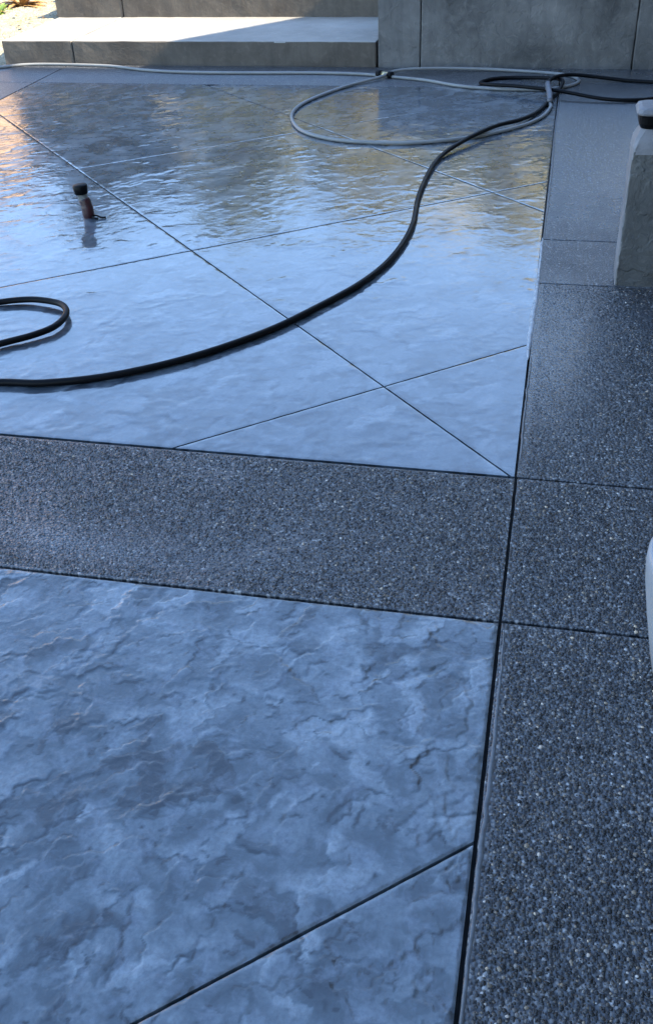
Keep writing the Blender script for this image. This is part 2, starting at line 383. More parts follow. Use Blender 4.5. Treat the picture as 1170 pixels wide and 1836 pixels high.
def stamped_panels(cells_, mat, xs, ys, relief, parent, edge_w, chip, seed, drop):
    X, Y, H, T = relief[:4]; K = relief[4] if len(relief) > 4 else np.ones_like(H)
    for p in cells_:
        n = len(p)
        ar = sum(p[i][0] * p[(i + 1) % n][1] - p[(i + 1) % n][0] * p[i][1] for i in range(n))
        if ar < 0: p = p[::-1]
        i0, i1 = np.searchsorted(xs, (min(q[0] for q in p) - 1e-6, max(q[0] for q in p) + 1e-6)); j0, j1 = np.searchsorted(ys, (min(q[1] for q in p) - 1e-6, max(q[1] for q in p) + 1e-6))
        i0 = max(0, i0 - 1); j0 = max(0, j0 - 1); i1 = min(len(xs), i1 + 1); j1 = min(len(ys), j1 + 1)
        x = X[j0:j1, i0:i1]; y = Y[j0:j1, i0:i1]; h = H[j0:j1, i0:i1]; t = T[j0:j1, i0:i1]
        d = np.full(x.shape, 9.0); pl = []
        for i in range(n):
            a, b_ = p[i], p[(i + 1) % n]; ex, ey = b_[0] - a[0], b_[1] - a[1]; L = math.hypot(ex, ey)
            if L < 1e-4: continue
            nx_, ny_ = -ey / L, ex / L; d = np.minimum(d, (x - a[0]) * nx_ + (y - a[1]) * ny_); pl.append((a, (nx_, ny_)))
        k = np.clip(d / 0.018, 0, 1); k = k * k * (3 - 2 * k)
        ch = np.clip(vnoise(x, y, 34, seed) * 2 + vnoise(x, y, 90, seed + 1) * 1.2 - 0.35, 0, 1) * chip
        e = np.clip(1 - (d - ch) / edge_w, 0, 1)
        z = h * (0.25 + 0.75 * k) - drop * e * e
        ny2, nx2 = x.shape
        keep = d > -0.05
        F = []
        idx = np.arange(ny2 * nx2).reshape(ny2, nx2)
        kq = keep[:-1, :-1] | keep[1:, 1:] | keep[1:, :-1] | keep[:-1, 1:]
        F = np.stack([idx[:-1, :-1], idx[:-1, 1:], idx[1:, 1:], idx[1:, :-1]], -1)[kq]
        used = np.unique(F); mp = np.full(ny2 * nx2, -1); mp[used] = np.arange(len(used)); F = mp[F]
        co = np.stack([x.ravel()[used], y.ravel()[used], z.ravel()[used]], -1)
        me = bpy.data.meshes.new('stamped_panel'); me.vertices.add(len(co)); me.vertices.foreach_set('co', co.reshape(-1).astype(np.float32))
        me.loops.add(F.size); me.loops.foreach_set('vertex_index', F.reshape(-1).astype(np.int32)); me.polygons.add(len(F))
        me.polygons.foreach_set('loop_start', (np.arange(len(F)) * 4).astype(np.int32)); me.polygons.foreach_set('loop_total', np.full(len(F), 4, np.int32)); me.update(calc_edges=True)
        at = me.attributes.new('relief_tone', 'FLOAT', 'POINT'); at.data.foreach_set('value', t.ravel()[used].astype(np.float32))
        at = me.attributes.new('proud', 'FLOAT', 'POINT'); at.data.foreach_set('value', K[j0:j1, i0:i1].ravel()[used].astype(np.float32))
        bm = bmesh.new(); bm.from_mesh(me)
        for a, nn in pl:
            near = [f for f in bm.faces if min((v.co.x - a[0]) * nn[0] + (v.co.y - a[1]) * nn[1] for v in f.verts) < 1e-6]
            geom = list({v for f in near for v in f.verts}) + list({e_ for f in near for e_ in f.edges}) + near
            bmesh.ops.bisect_plane(bm, geom=geom, dist=1e-6, plane_co=(a[0], a[1], 0), plane_no=(nn[0], nn[1], 0), clear_inner=True)
        be = [e_ for e_ in bm.edges if e_.is_boundary]
        for f in bm.faces: f.smooth = True
        r = bmesh.ops.extrude_edge_only(bm, edges=be)
        for g in r['geom']:
            if isinstance(g, bmesh.types.BMVert): g.co.z = -0.06
            elif isinstance(g, bmesh.types.BMFace): g.smooth = False
        for e_ in be: e_.smooth = False
        bm.to_mesh(me); bm.free(); me.materials.append(mat)
        link(bpy.data.objects.new('stamped_panel', me), parent)

patio = mesh_obj('patio', [(-4.46, -3.5, -0.045), (1.06, -3.5, -0.045), (1.06, 8.10, -0.045), (-4.46, 8.10, -0.045)], [(0, 1, 2, 3)], M_BED)
tag(patio, 'wet patio of blue grey stamped concrete panels framed by exposed aggregate bands', 'patio', kind='structure')
del patio['category']

GAP = 0.0065
# diagonal saw cuts: two families forming a diamond grid
U = Vector((-0.670, 0.742)).normalized(); V = Vector((0.772, 0.636)).normalized()
nU = (-U.y, U.x); nV = (-V.y, V.x)
P_A = (-0.045, 2.515); P_A1 = (-0.506, 3.014)
cA = nU[0] * P_A1[0] + nU[1] * P_A1[1]
def lines_family(n, c0, cs): return [(n, c0 + c) for c in cs]
def cells(rect, fams):
    polys = [rect]
    for n, c in fams:
        nx = []
        for p in polys:
            for kp in (1, -1):
                r = clip(p, n, c + kp * GAP / 2, kp)
                if len(r) >= 3:
                    ar = abs(sum(r[i][0] * r[(i + 1) % len(r)][1] - r[(i + 1) % len(r)][0] * r[i][1] for i in range(len(r)))) / 2
                    if ar > 0.002: nx.append(r)
        polys = nx
    return polys
def line_through(p, q):
    d = Vector((q[0] - p[0], q[1] - p[1])).normalized(); n = (-d.y, d.x); return (n, n[0] * p[0] + n[1] * p[1])
far_rect = [(-3.885, 2.520), (-0.037, 2.518), (-0.037, 7.455), (-3.885, 7.455)]
fam = [line_through((-0.045, 2.513), (-1.559, 4.169)), line_through((-0.05, 4.887), (-1.171, 6.040)),
       line_through((-0.04, 7.09), (-0.40, 7.46)), line_through((-2.17, 2.515), (-3.885, 4.38)),
       line_through((-1.077, 2.517), (-0.042, 3.403)), line_through((-2.242, 3.655), (-0.639, 4.888)),
       line_through((-2.62, 5.335), (-0.56, 7.005)), line_through((-3.65, 6.42), (-2.45, 7.455))]
fxs = np.linspace(-3.89, -0.03, 460); fys = np.linspace(2.51, 7.46, 600)
fr = slate_relief(fxs, fys, (-3.9, 0, 2.5, 7.5), 13000, 0.014, 0.13, 0.0008, 0.0030, 0.0085, 3, 0.45)
# a film of water levels the hollows and leaves the higher ledges standing
lvl = 0.0000 + 0.0011 * vnoise(fr[0], fr[1], 1.3, 77) + 0.0003 * vnoise(fr[0], fr[1], 3.1, 78)
Hh = fr[2] * 0.34
kk = np.clip((Hh - lvl) / 0.0012 + 0.5, 0, 1); Hh = lvl * (1 - kk) + Hh * kk
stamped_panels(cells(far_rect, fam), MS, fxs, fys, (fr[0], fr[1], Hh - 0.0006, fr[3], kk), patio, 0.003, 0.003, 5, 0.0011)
near_rect = [(-3.885, -1.6), (-0.0358, -1.6), (-0.0358, 1.864), (-3.885, 1.862)]
nf = [line_through((-0.029, 1.236), (-0.54, 0.782)), line_through((-1.09, 1.86), (-2.6, 0.52)), line_through((-0.05, -0.7), (-1.6, 1.0))]
nf = nf[:1]
nxs = np.concatenate([np.linspace(-3.89, -1.62, 40), np.arange(-1.60, -0.03, 0.0038)]); nys = np.concatenate([np.linspace(-1.61, 0.42, 40), np.arange(0.44, 1.87, 0.0038)])
nr = slate_relief(nxs, nys, (-1.7, 0, 0.35, 1.9), 2700, 0.006, 0.105, 0.0009, 0.0030, 0.0040, 9, 0.42)
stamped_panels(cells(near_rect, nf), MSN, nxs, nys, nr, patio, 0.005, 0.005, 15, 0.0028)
def rect(x0, x1, y0, y1): return [(x0, y0), (x1, y0), (x1, y1), (x0, y1)]
bands = [rect(-3.885, -0.034, 1.872, 2.506), rect(-4.455, -3.897, -3.4, 2.506), rect(-4.455, -3.897, 2.516, 7.455), rect(-4.455, -3.897, 7.465, 8.085),
         rect(-3.887, -0.037, 7.463, 8.085),
         rect(-0.028, 1.05, -3.4, 1.867), rect(-0.028, 1.05, 1.875, 2.508), rect(-0.030, 1.05, 2.516, 3.982), rect(-0.030, 1.05, 3.990, 4.494), rect(-0.030, 1.05, 4.502, 8.085)]
bobj = []
for i, p in enumerate(bands):
    bobj.append(slab('aggregate_band', p, MA, patio, seed=80 + i, bev=0.0025, jit=0.0007))

# pebbles standing proud of the bands: too many and too small to count
def film_np(x, y):
    d = np.minimum(np.hypot((x - 0.03) / 0.22, (y - 3.45) / 0.75), np.hypot((x - 0.3) / 0.9, (y - 6.6) / 2.35))
    return np.minimum(d, np.hypot((x + 1.15) / 1.1, (y - 2.0) / 0.2) + 0.62)
def pebbles(name, parent, x0, x1, y0, y1, sp, r0, lift=1.0):
    nx, ny = int((x1 - x0) / sp), int((y1 - y0) / (sp * 0.866))
    gx, gy = np.meshgrid(np.arange(nx), np.arange(ny))
    x = x0 + (gx + 0.5 * (gy % 2) + RNG.uniform(-.38, .38, gx.shape)) * sp; y = y0 + (gy + RNG.uniform(-.38, .38, gx.shape)) * sp * 0.866
    x = x.ravel(); y = y.ravel()
    m = (x > x0 + 0.006) & (x < x1 - 0.006) & (y > y0 + 0.006) & (y < y1 - 0.006)
    # bare patches where the cement skin was not washed off
    pt = np.sin(x * 9.1 + 2 * np.sin(y * 5.3)) + np.sin(y * 11.7 + 2 * np.sin(x * 6.1 + 1.3)) + RNG.normal(0, .8, x.shape)
    fd = np.clip((film_np(x, y) + RNG.normal(0, .15, x.shape) - 0.4) / 0.9, 0, 1)
    m &= (pt > -1.9)
    fd = fd[m]
    x = x[m]; y = y[m]; N = len(x)
    r = r0 * np.exp(RNG.normal(0, 0.33, N)) * 0.92; r = np.clip(r, r0 * .4, r0 * 1.7)
    asp = RNG.uniform(0.65, 1.0, N); th = RNG.uniform(0, 6.28, N); hgt = r * RNG.uniform(0.25, 0.62, N) * lift * (0.2 + 0.8 * fd)
    k = 6; ang = np.arange(k) * 2 * np.pi / k
    jr = RNG.uniform(0.82, 1.15, (N, k))
    def ring(f, z):
        a = r[:, None] * jr * f * np.cos(ang); b_ = r[:, None] * asp[:, None] * jr * f * np.sin(ang)
        cx = x[:, None] + a * np.cos(th)[:, None] - b_ * np.sin(th)[:, None]
        cy = y[:, None] + a * np.sin(th)[:, None] + b_ * np.cos(th)[:, None]
        return np.stack([cx, cy, np.broadcast_to(z, cx.shape)], -1)
    tilt = RNG.normal(0, 0.18, (N, k)) * hgt[:, None]
    v = np.concatenate([ring(1.0, np.full((N, 1), -0.0012)), ring(0.72, hgt[:, None] * 0.72 + tilt), np.stack([x, y, hgt], -1)[:, None, :]], 1)
    nv = 2 * k + 1
    tri = []
    for i in range(k):
        j = (i + 1) % k; tri += [(i, j, k + j), (i, k + j, k + i), (k + i, k + j, 2 * k)]
    tri = np.array(tri)
    F = (tri[None] + (np.arange(N) * nv)[:, None, None]).reshape(-1, 3)
    me = bpy.data.meshes.new(name); me.vertices.add(N * nv); me.vertices.foreach_set('co', v.reshape(-1).astype(np.float32))
    me.loops.add(len(F) * 3); me.loops.foreach_set('vertex_index', F.reshape(-1).astype(np.int32))
    me.polygons.add(len(F)); me.polygons.foreach_set('loop_start', (np.arange(len(F)) * 3).astype(np.int32))
    me.polygons.foreach_set('loop_total', np.full(len(F), 3, np.int32)); me.update(calc_edges=True)
    me.polygons.foreach_set('use_smooth', np.ones(len(F), bool))
    t = RNG.random(N); tone = np.zeros((N, 3))
    base = 0.004 + 0.105 * RNG.random(N) ** 2.6
    tint = np.array([(1.12, 1, 0.86), (1.05, 1, 0.93), (1.3, 1.0, 0.68), (1.2, 1.0, 0.8)])[RNG.integers(0, 4, N)]
    base = np.where(t > 0.86, 0.13 + 0.13 * RNG.random(N), base); base = np.where(t > 0.98, 0.38 + 0.2 * RNG.random(N), base)
    ff = (0.35 + 0.65 * fd)[:, None]
    tone = np.concatenate([base[:, None] * tint * ff + (1 - ff) * np.array((0.075, 0.086, 0.10)), np.ones((N, 1))], 1)
    at = me.color_attributes.new('tone', 'FLOAT_COLOR', 'POINT'); at.data.foreach_set('color', np.repeat(tone, nv, 0).reshape(-1).astype(np.float32))
    me.materials.append(MP)
    o = link(bpy.data.objects.new(name, me), parent); o['kind'] = 'stuff'
    return o
pebbles('pebbles', bobj[0], -2.6, -0.041, 1.876, 2.502, 0.0075, 0.0034, 1.0)
pebbles('pebbles', bobj[5], -0.012, 0.62, 0.45, 1.863, 0.0076, 0.0035, 1.05)
pebbles('pebbles', bobj[6], -0.022, 0.62, 1.879, 2.504, 0.0076, 0.0035, 1.0)
pebbles('pebbles', bobj[7], -0.012, 0.62, 2.520, 3.978, 0.0085, 0.0038, 0.7)

# pale raised lip along the wandering joint on the right of the far panel
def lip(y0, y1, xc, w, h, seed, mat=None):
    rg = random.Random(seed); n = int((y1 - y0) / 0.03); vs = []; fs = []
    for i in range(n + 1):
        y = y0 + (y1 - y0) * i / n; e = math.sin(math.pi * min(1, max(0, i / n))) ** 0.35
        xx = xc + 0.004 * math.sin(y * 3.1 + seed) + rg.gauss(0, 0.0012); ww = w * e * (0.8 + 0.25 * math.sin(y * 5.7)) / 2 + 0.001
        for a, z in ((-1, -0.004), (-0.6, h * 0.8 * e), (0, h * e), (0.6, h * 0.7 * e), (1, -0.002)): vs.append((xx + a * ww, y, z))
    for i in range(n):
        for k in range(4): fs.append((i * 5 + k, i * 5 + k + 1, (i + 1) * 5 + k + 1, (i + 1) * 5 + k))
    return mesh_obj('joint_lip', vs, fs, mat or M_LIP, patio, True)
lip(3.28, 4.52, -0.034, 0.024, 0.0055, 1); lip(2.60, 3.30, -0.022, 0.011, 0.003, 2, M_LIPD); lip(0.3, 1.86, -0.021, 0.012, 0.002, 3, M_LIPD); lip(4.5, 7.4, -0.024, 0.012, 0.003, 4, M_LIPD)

# ------------------------------------------------------------------ surrounding ground
ground = mesh_obj('ground', [(-900, -900, -0.12), (900, -900, -0.12), (900, 900, -0.12), (-900, 900, -0.12)], [(0, 1, 2, 3)],
                  mat_concrete('dry_earth', (0.16, 0.14, 0.09), (0.26, 0.23, 0.15), 0.4, 0.95, 0.01))
tag(ground, kind='structure')
def yard():
    xs = np.concatenate([np.linspace(-20, -6.2, 18), np.linspace(-6, -4.47, 40)]); ys = np.concatenate([np.linspace(-6, 7.0, 18), np.linspace(7.1, 11, 90), np.linspace(11.3, 30, 20)])
    vs = []; fs = []
    for y in ys:
        for x in xs:
            t = min(1, max(0, (y - 8.15) / 0.75)); t = t * t * (3 - 2 * t)
            z = -0.015 + t * 0.175 + max(0, y - 9.3) * 0.03
            z += 0.008 * math.sin(x * 5.3 + y * 3.1) * math.sin(y * 4.7 - x) + random.gauss(0, 0.004)
            vs.append((x, y, z))
    nx = len(xs)
    for j in range(len(ys) - 1):
        for i in range(nx - 1): fs.append((j * nx + i, j * nx + i + 1, (j + 1) * nx + i + 1, (j + 1) * nx + i))
    return mesh_obj('gravel_yard', vs, fs, M_GRAVEL, None, True)
tag(yard(), kind='structure')
bank = mesh_obj('planting_bed', [(-4.47, 10.2, 0.33), (8, 10.2, 0.33), (8, 34, 0.45), (-4.47, 34, 0.45)], [(0, 1, 2, 3)], M_GRAVEL)
tag(bank, kind='structure')

def hill():
    b = NB('dry_grass_hill')
    n = b.noise(0.12, 5, 0.6); m = b.noise(0.5, 4, 0.65)
    c = b.mix(b.mapr(n, 0.35, 0.65, 0, 1), (0.36, 0.27, 0.11), (0.50, 0.41, 0.22))
    c = b.mix(b.mapr(m, 0.55, 0.66, 0, 0.85), c, (0.08, 0.09, 0.035))
    mat = b.set(Base_Color=c, Roughness=0.95, Specular_IOR_Level=0.1)
    vs = []; fs = []; nx, ny = 80, 30
    for j in range(ny):
        for i in range(nx):
            x = -150 + 300 * i / (nx - 1); t = j / (ny - 1); y = 45 + 75 * t
            top = 34 + 3.5 * math.sin(x * 0.05 + 0.8) + 2.0 * math.sin(x * 0.13 + 2) + 0.8 * math.sin(x * 0.41)
            z = -0.3 + top * math.sin(t * math.pi / 2) ** 1.15 + 0.5 * math.sin(x * 0.3 + y * 0.2) * t
            vs.append((x, y, z))
    for j in range(ny - 1):
        for i in range(nx - 1): fs.append((j * nx + i, j * nx + i + 1, (j + 1) * nx + i + 1, (j + 1) * nx + i))
    return mesh_obj('hill', vs, fs, mat, None, True)
tag(hill(), kind='structure')

# ------------------------------------------------------------------ steps
steps = empty('concrete_steps', (-2.9, 8.09, 0)); tag(steps, 'two broad grey concrete steps at the back of the patio, left half in sun', 'steps')
def part(o, parent):
    o.parent = parent; o.matrix_parent_inverse = parent.matrix_basis.inverted(); return o
def step_piece(name, x0, x1, y0, y1, z0, z1, seed):
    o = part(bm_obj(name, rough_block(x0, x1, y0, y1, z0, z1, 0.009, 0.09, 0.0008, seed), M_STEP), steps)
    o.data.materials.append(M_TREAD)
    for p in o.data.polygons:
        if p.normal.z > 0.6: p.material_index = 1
    return o
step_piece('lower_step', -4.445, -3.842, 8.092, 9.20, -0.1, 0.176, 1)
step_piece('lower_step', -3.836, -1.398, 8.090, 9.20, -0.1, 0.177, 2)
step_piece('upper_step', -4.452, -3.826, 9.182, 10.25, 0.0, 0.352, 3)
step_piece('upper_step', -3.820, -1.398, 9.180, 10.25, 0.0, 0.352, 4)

# ------------------------------------------------------------------ low wall right of the steps
wall = empty('low_wall', (0, 8.1, 0)); tag(wall, 'low plastered dark grey concrete wall right of the steps, behind the hose coils', 'wall')
for i, (a, c) in enumerate(((-1.383, -1.069), (-1.062, 0.460), (0.467, 1.95), (1.957, 3.6))):
    part(bm_obj('wall_panel', rough_block(a, c, 8.092, 8.40, -0.1, 0.50, 0.008, 0.11, 0.001, 20 + i), M_WALL), wall)
wall_back = part(bm_obj('wall_return', rough_block(-1.39, -1.21, 8.402, 10.3, 0.0, 0.498, 0.008, 0.2, 0.001, 30), M_WALL), wall)

# ------------------------------------------------------------------ concrete pier on the right
pier = empty('concrete_pier', (0.5, 4.2, 0)); tag(pier, 'short concrete pier with sky-lit pale edges and a black band under its cap at the right', 'pier')
def pier_ring(bm, x0, x1, y0, y1, z, r, n=4):
    vs = []
    for cx, cy, a0 in ((x1 - r, y1 - r, 0), (x0 + r, y1 - r, 90), (x0 + r, y0 + r, 180), (x1 - r, y0 + r, 270)):
        for k in range(n + 1):
            a = math.radians(a0 + 90 * k / n); vs.append(bm.verts.new((cx + r * math.cos(a), cy + r * math.sin(a), z)))
    return vs
def pier_loft(name, prof, mat, jit=0.0):
    bm = bmesh.new(); rings = []
    rg = random.Random(3)
    for ins, z, r in prof:
        rings.append(pier_ring(bm, 0.270 + ins, 0.78 - ins, 3.998 + ins, 4.17 - ins, z, r))
    for a, c in zip(rings[:-1], rings[1:]):
        m = len(a)
        for i in range(m): bm.faces.new((a[i], a[(i + 1) % m], c[(i + 1) % m], c[i]))
    bm.faces.new(rings[-1]); bm.faces.new(rings[0][::-1])
    for v in bm.verts: v.co += Vector((rg.gauss(0, jit), rg.gauss(0, jit), 0))
    return bm_obj(name, bm, mat)
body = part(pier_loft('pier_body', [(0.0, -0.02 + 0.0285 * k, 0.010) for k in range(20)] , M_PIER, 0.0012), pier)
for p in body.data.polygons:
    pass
body.data.materials.append(M_PIER_LIT)
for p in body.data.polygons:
    if p.center.x < 0.2765 and p.center.y > 4.0: p.material_index = 1  # left face takes the paler sky-lit colour
part(pier_loft('pier_shoulder', [(0.0, 0.513, 0.014), (0.0, 0.536, 0.016), (0.005, 0.556, 0.02), (0.022, 0.598, 0.03), (0.03, 0.604, 0.03)], M_PIER_LIT, 0.001), pier)
part(pier_loft('pier_black_band', [(0.02, 0.600, 0.03), (0.012, 0.616, 0.03), (0.010, 0.642, 0.03), (0.014, 0.650, 0.03)], M_BLACK), pier)  # solid black band set in below the cap
part(pier_loft('pier_cap', [(0.008, 0.648, 0.03), (0.002, 0.650, 0.03), (0.0, 0.656, 0.03), (0.006, 0.668, 0.03), (0.02, 0.674, 0.03)], M_PIER_LIT, 0.001), pier)

# ------------------------------------------------------------------ hoses
def H(pts, z): return [(x, y, z) for x, y in pts]
gray = [(-5.3, 7.1), (-4.95, 7.5), (-4.631, 7.79), (-4.41, 7.924), (-4.223, 8.037), (-3.89, 8.049), (-3.49, 7.999), (-3.162, 7.868), (-2.779, 7.803), (-2.296, 7.803), (-1.829, 7.822), (-1.488, 7.798), (-1.27, 7.732), (-0.971, 7.618), (-0.717, 7.454), (-0.482, 7.382), (-0.182, 7.364), (-0.018, 7.439), (0.08, 7.562), (0.09, 7.702), (-0.008, 7.841), (-0.286, 7.941), (-0.648, 7.965), (-1.007, 7.894), (-1.201, 7.81), (-1.298, 7.657), (-1.493, 7.398), (-1.649, 7.023), (-1.698, 6.741), (-1.661, 6.482), (-1.535, 6.206), (-1.344, 6.043), (-1.113, 5.976), (-0.821, 5.988), (-0.544, 6.106), (-0.362, 6.257), (-0.209, 6.435), (-0.111, 6.644), (-0.071, 6.874), (-0.08, 7.0)]
RG = 0.0108; RB = 0.0125
gz = [RG] * len(gray)
for i in (23, 24): gz[i] = RG * 3.0
for i in (22, 25): gz[i] = RG * 1.8
gp = catmull([(x, y, z) for (x, y), z in zip(gray, gz)], 12)
gh = empty('grey_garden_hose', (-1.3, 7.73, 0)); tag(gh, 'pale grey hose along the step base, looping in the middle of the far patio', 'hose')
part(tube('hose_tube', gp, RG, M_GRAY), gh)
ft = empty  # fitting where the grey hose was joined
fx = [Vector((-1.335, 7.768, 0.02)), Vector((-1.30, 7.753, 0.02)), Vector((-1.275, 7.742, 0.02)), Vector((-1.245, 7.729, 0.02)), Vector((-1.215, 7.715, 0.02))]
part(tube('hose_fitting', [fx[0], fx[1]], 0.026, M_BLACK, None, 8), gh)
part(tube('fitting_collar', [fx[1], fx[3]], 0.020, M_BRASS, None, 10), gh)
part(tube('hose_fitting', [fx[3], fx[4]], 0.025, M_BLACK, None, 8), gh)

coil = [(-2.327, 3.356), (-2.186, 3.458), (-2.087, 3.505), (-1.992, 3.512), (-1.878, 3.476), (-1.814, 3.386), (-1.812, 3.277), (-1.865, 3.194), (-1.958, 3.108), (-2.074, 2.988), (-2.20, 2.86), (-2.17, 2.775)]
black = [(-2.041, 2.772), (-1.815, 2.826), (-1.656, 2.845), (-1.445, 2.931), (-1.217, 3.105), (-1.012, 3.341), (-0.873, 3.576), (-0.73, 3.879), (-0.652, 4.187), (-0.626, 4.571), (-0.657, 5.067), (-0.64, 5.641), (-0.531, 5.976), (-0.38, 6.281), (-0.244, 6.485), (-0.155, 6.725), (-0.101, 6.96), (-0.059, 7.177), (-0.02, 7.356), (-0.016, 7.506), (-0.098, 7.623), (-0.313, 7.719), (-0.485, 7.676), (-0.568, 7.548), (-0.507, 7.414), (-0.29, 7.309), (-0.03, 7.179), (0.254, 7.087), (0.463, 7.099), (0.64, 7.201), (0.776, 7.414), (0.662, 7.59), (0.409, 7.664), (0.109, 7.667), (-0.021, 7.592), (-0.092, 7.435), (-0.105, 7.30)]
cz = [RB, RB, 0.015, 0.019, 0.022, 0.024, 0.021, 0.018, 0.016, 0.014, RB, RB]
bz = [RB] * len(black)
for i, z in ((12, 0.030), (13, 0.036), (14, 0.026), (18, 0.030), (19, 0.042), (20, 0.030), (22, RB), (24, 0.03), (25, 0.042), (26, 0.045), (27, 0.02), (33, 0.042), (34, 0.055), (35, 0.06), (36, 0.058)): bz[i] = z
bp = catmull([(x, y, z) for (x, y), z in zip(coil + black, cz + bz)], 12)
bh = empty('black_hose', (-0.64, 4.6, 0)); tag(bh, 'thick black rubber hose curving across the stamped panels to the far coils', 'hose')
part(tube('hose_tube', bp, RB, M_BLACK), bh)
cp = catmull([(-0.105, 7.31, 0.058), (-0.098, 7.2, 0.056), (-0.086, 7.08, 0.046), (-0.078, 6.97, 0.026)], 6)
cr = [0.0175 if (i % 6) else 0.021 for i in range(len(cp))]
part(tube('hose_coupling', cp, cr, M_ALU, None, 14), bh)

# ------------------------------------------------------------------ capped pipe stub
pipe = empty('capped_pipe_stub', (-2.225, 4.56, 0)); tag(pipe, 'short upright pipe stub, black cap on a dark red body, standing in the wet panel', 'pipe')
tl = Matrix.Rotation(math.radians(2), 3, 'Y')
pp = catmull([(-2.222, 4.56, -0.02), (-2.222, 4.56, 0.03), (-2.228, 4.562, 0.07), (-2.240, 4.565, 0.105), (-2.243, 4.566, 0.14)], 6)
part(tube('pipe_body', pp[:16], [0.027] * 4 + [0.029] * 6 + [0.027] * 6, M_RED, None, 16), pipe)
part(tube('pipe_neck', pp[14:], 0.0235, M_PVC, None, 16), pipe)
part(lathe('pipe_cap', [(0.001, 0.0), (0.030, 0.0), (0.033, 0.004), (0.033, 0.014), (0.035, 0.017), (0.035, 0.040), (0.032, 0.044), (0.001, 0.045)], M_BLACK, None, 20, (-2.243, 4.566, 0.112), Matrix.Rotation(math.radians(-4), 3, 'Y')), pipe)
part(tube('loose_strap', catmull([(-2.20, 4.56, 0.008), (-2.175, 4.55, 0.012), (-2.15, 4.545, 0.006), (-2.128, 4.55, 0.005)], 5), 0.005, M_BLACK, None, 8), pipe)
part(tube('loose_strap', catmull([(-2.20, 4.545, 0.01), (-2.18, 4.53, 0.008), (-2.16, 4.528, 0.005)], 5), 0.0045, M_BLACK, None, 8), pipe)

# ------------------------------------------------------------------ white tapered planter at the right edge
pot = empty('white_planter', (0.447, 1.76, 0)); tag(pot, 'white rounded tapered planter cut off by the right edge of the picture', 'planter')
part(lathe('planter_body', [(0.001, 0.001), (0.128, 0.001), (0.138, 0.006), (0.150, 0.06), (0.170, 0.16), (0.186, 0.25), (0.190, 0.29), (0.189, 0.315), (0.184, 0.325), (0.174, 0.325), (0.170, 0.31), (0.168, 0.28), (0.001, 0.279)], M_POT, None, 48, (0.447, 1.76, 0.003)), pot)
part(lathe('soil', [(0.001, 0.27), (0.166, 0.27), (0.160, 0.292), (0.08, 0.298), (0.001, 0.30)], M_SOIL, None, 32, (0.447, 1.76, 0.003)), pot)

# ------------------------------------------------------------------ unseen house, added and shaped to shade the patio (right)
M_STUCCO = mat_concrete('house_stucco', (0.20, 0.185, 0.16), (0.26, 0.24, 0.21), 1.5, 0.85, 0.003)
M_ROOF = mat_plain('roof_tiles', (0.12, 0.08, 0.065), 0.8, 0.3, 0.35, 8, 0.01)
M_TRIM = mat_plain('painted_trim', (0.4, 0.38, 0.35), 0.5, 0.4, 0.1, 10)
M_GLASS = mat_plain('window_glass', (0.02, 0.025, 0.03), 0.05, 0.6, 0.1, 2, 0.0)
cot = 1 / math.tan(SUN_EL); ca, sa = math.cos(SUN_AZ), math.sin(SUN_AZ)
def caster(px, py, pz, X):
    """Point of the plane x = X that shades the ground point (px, py, pz)."""
    d = (X - px) / ca; return (X, py + d * sa, pz + d / cot)
house = empty('house', (3, 4, 0)); tag(house, 'unseen house right of the patio, added to put it in shade', 'house')
XH = 1.06
y_corner = caster(-4.0, 7.985, 0.0, 2.35)[1]
HT = 6.6
def house_prism(name, prof, y0, y1, mat):
    bm = bmesh.new(); A = [bm.verts.new((x, y0, z)) for x, z in prof]; B = [bm.verts.new((x, y1, z)) for x, z in prof]
    bm.faces.new(A); bm.faces.new(B[::-1]); m = len(prof)
    for i in range(m): bm.faces.new((A[i], B[i], B[(i + 1) % m], A[(i + 1) % m]))
    bmesh.ops.recalc_face_normals(bm, faces=bm.faces[:])
    return part(bm_obj(name, bm, mat), house)
house_prism('shade_main_wall', [(XH, -0.12), (5.2, -0.12), (5.2, 2.4), (XH, HT - 0.1)], -9, y_corner - 0.004, M_STUCCO)
house_prism('roof', [(XH - 0.01, HT - 0.095), (5.5, 2.09), (5.5, 2.19), (XH - 0.01, HT + 0.02)], -9.2, y_corner, M_ROOF)
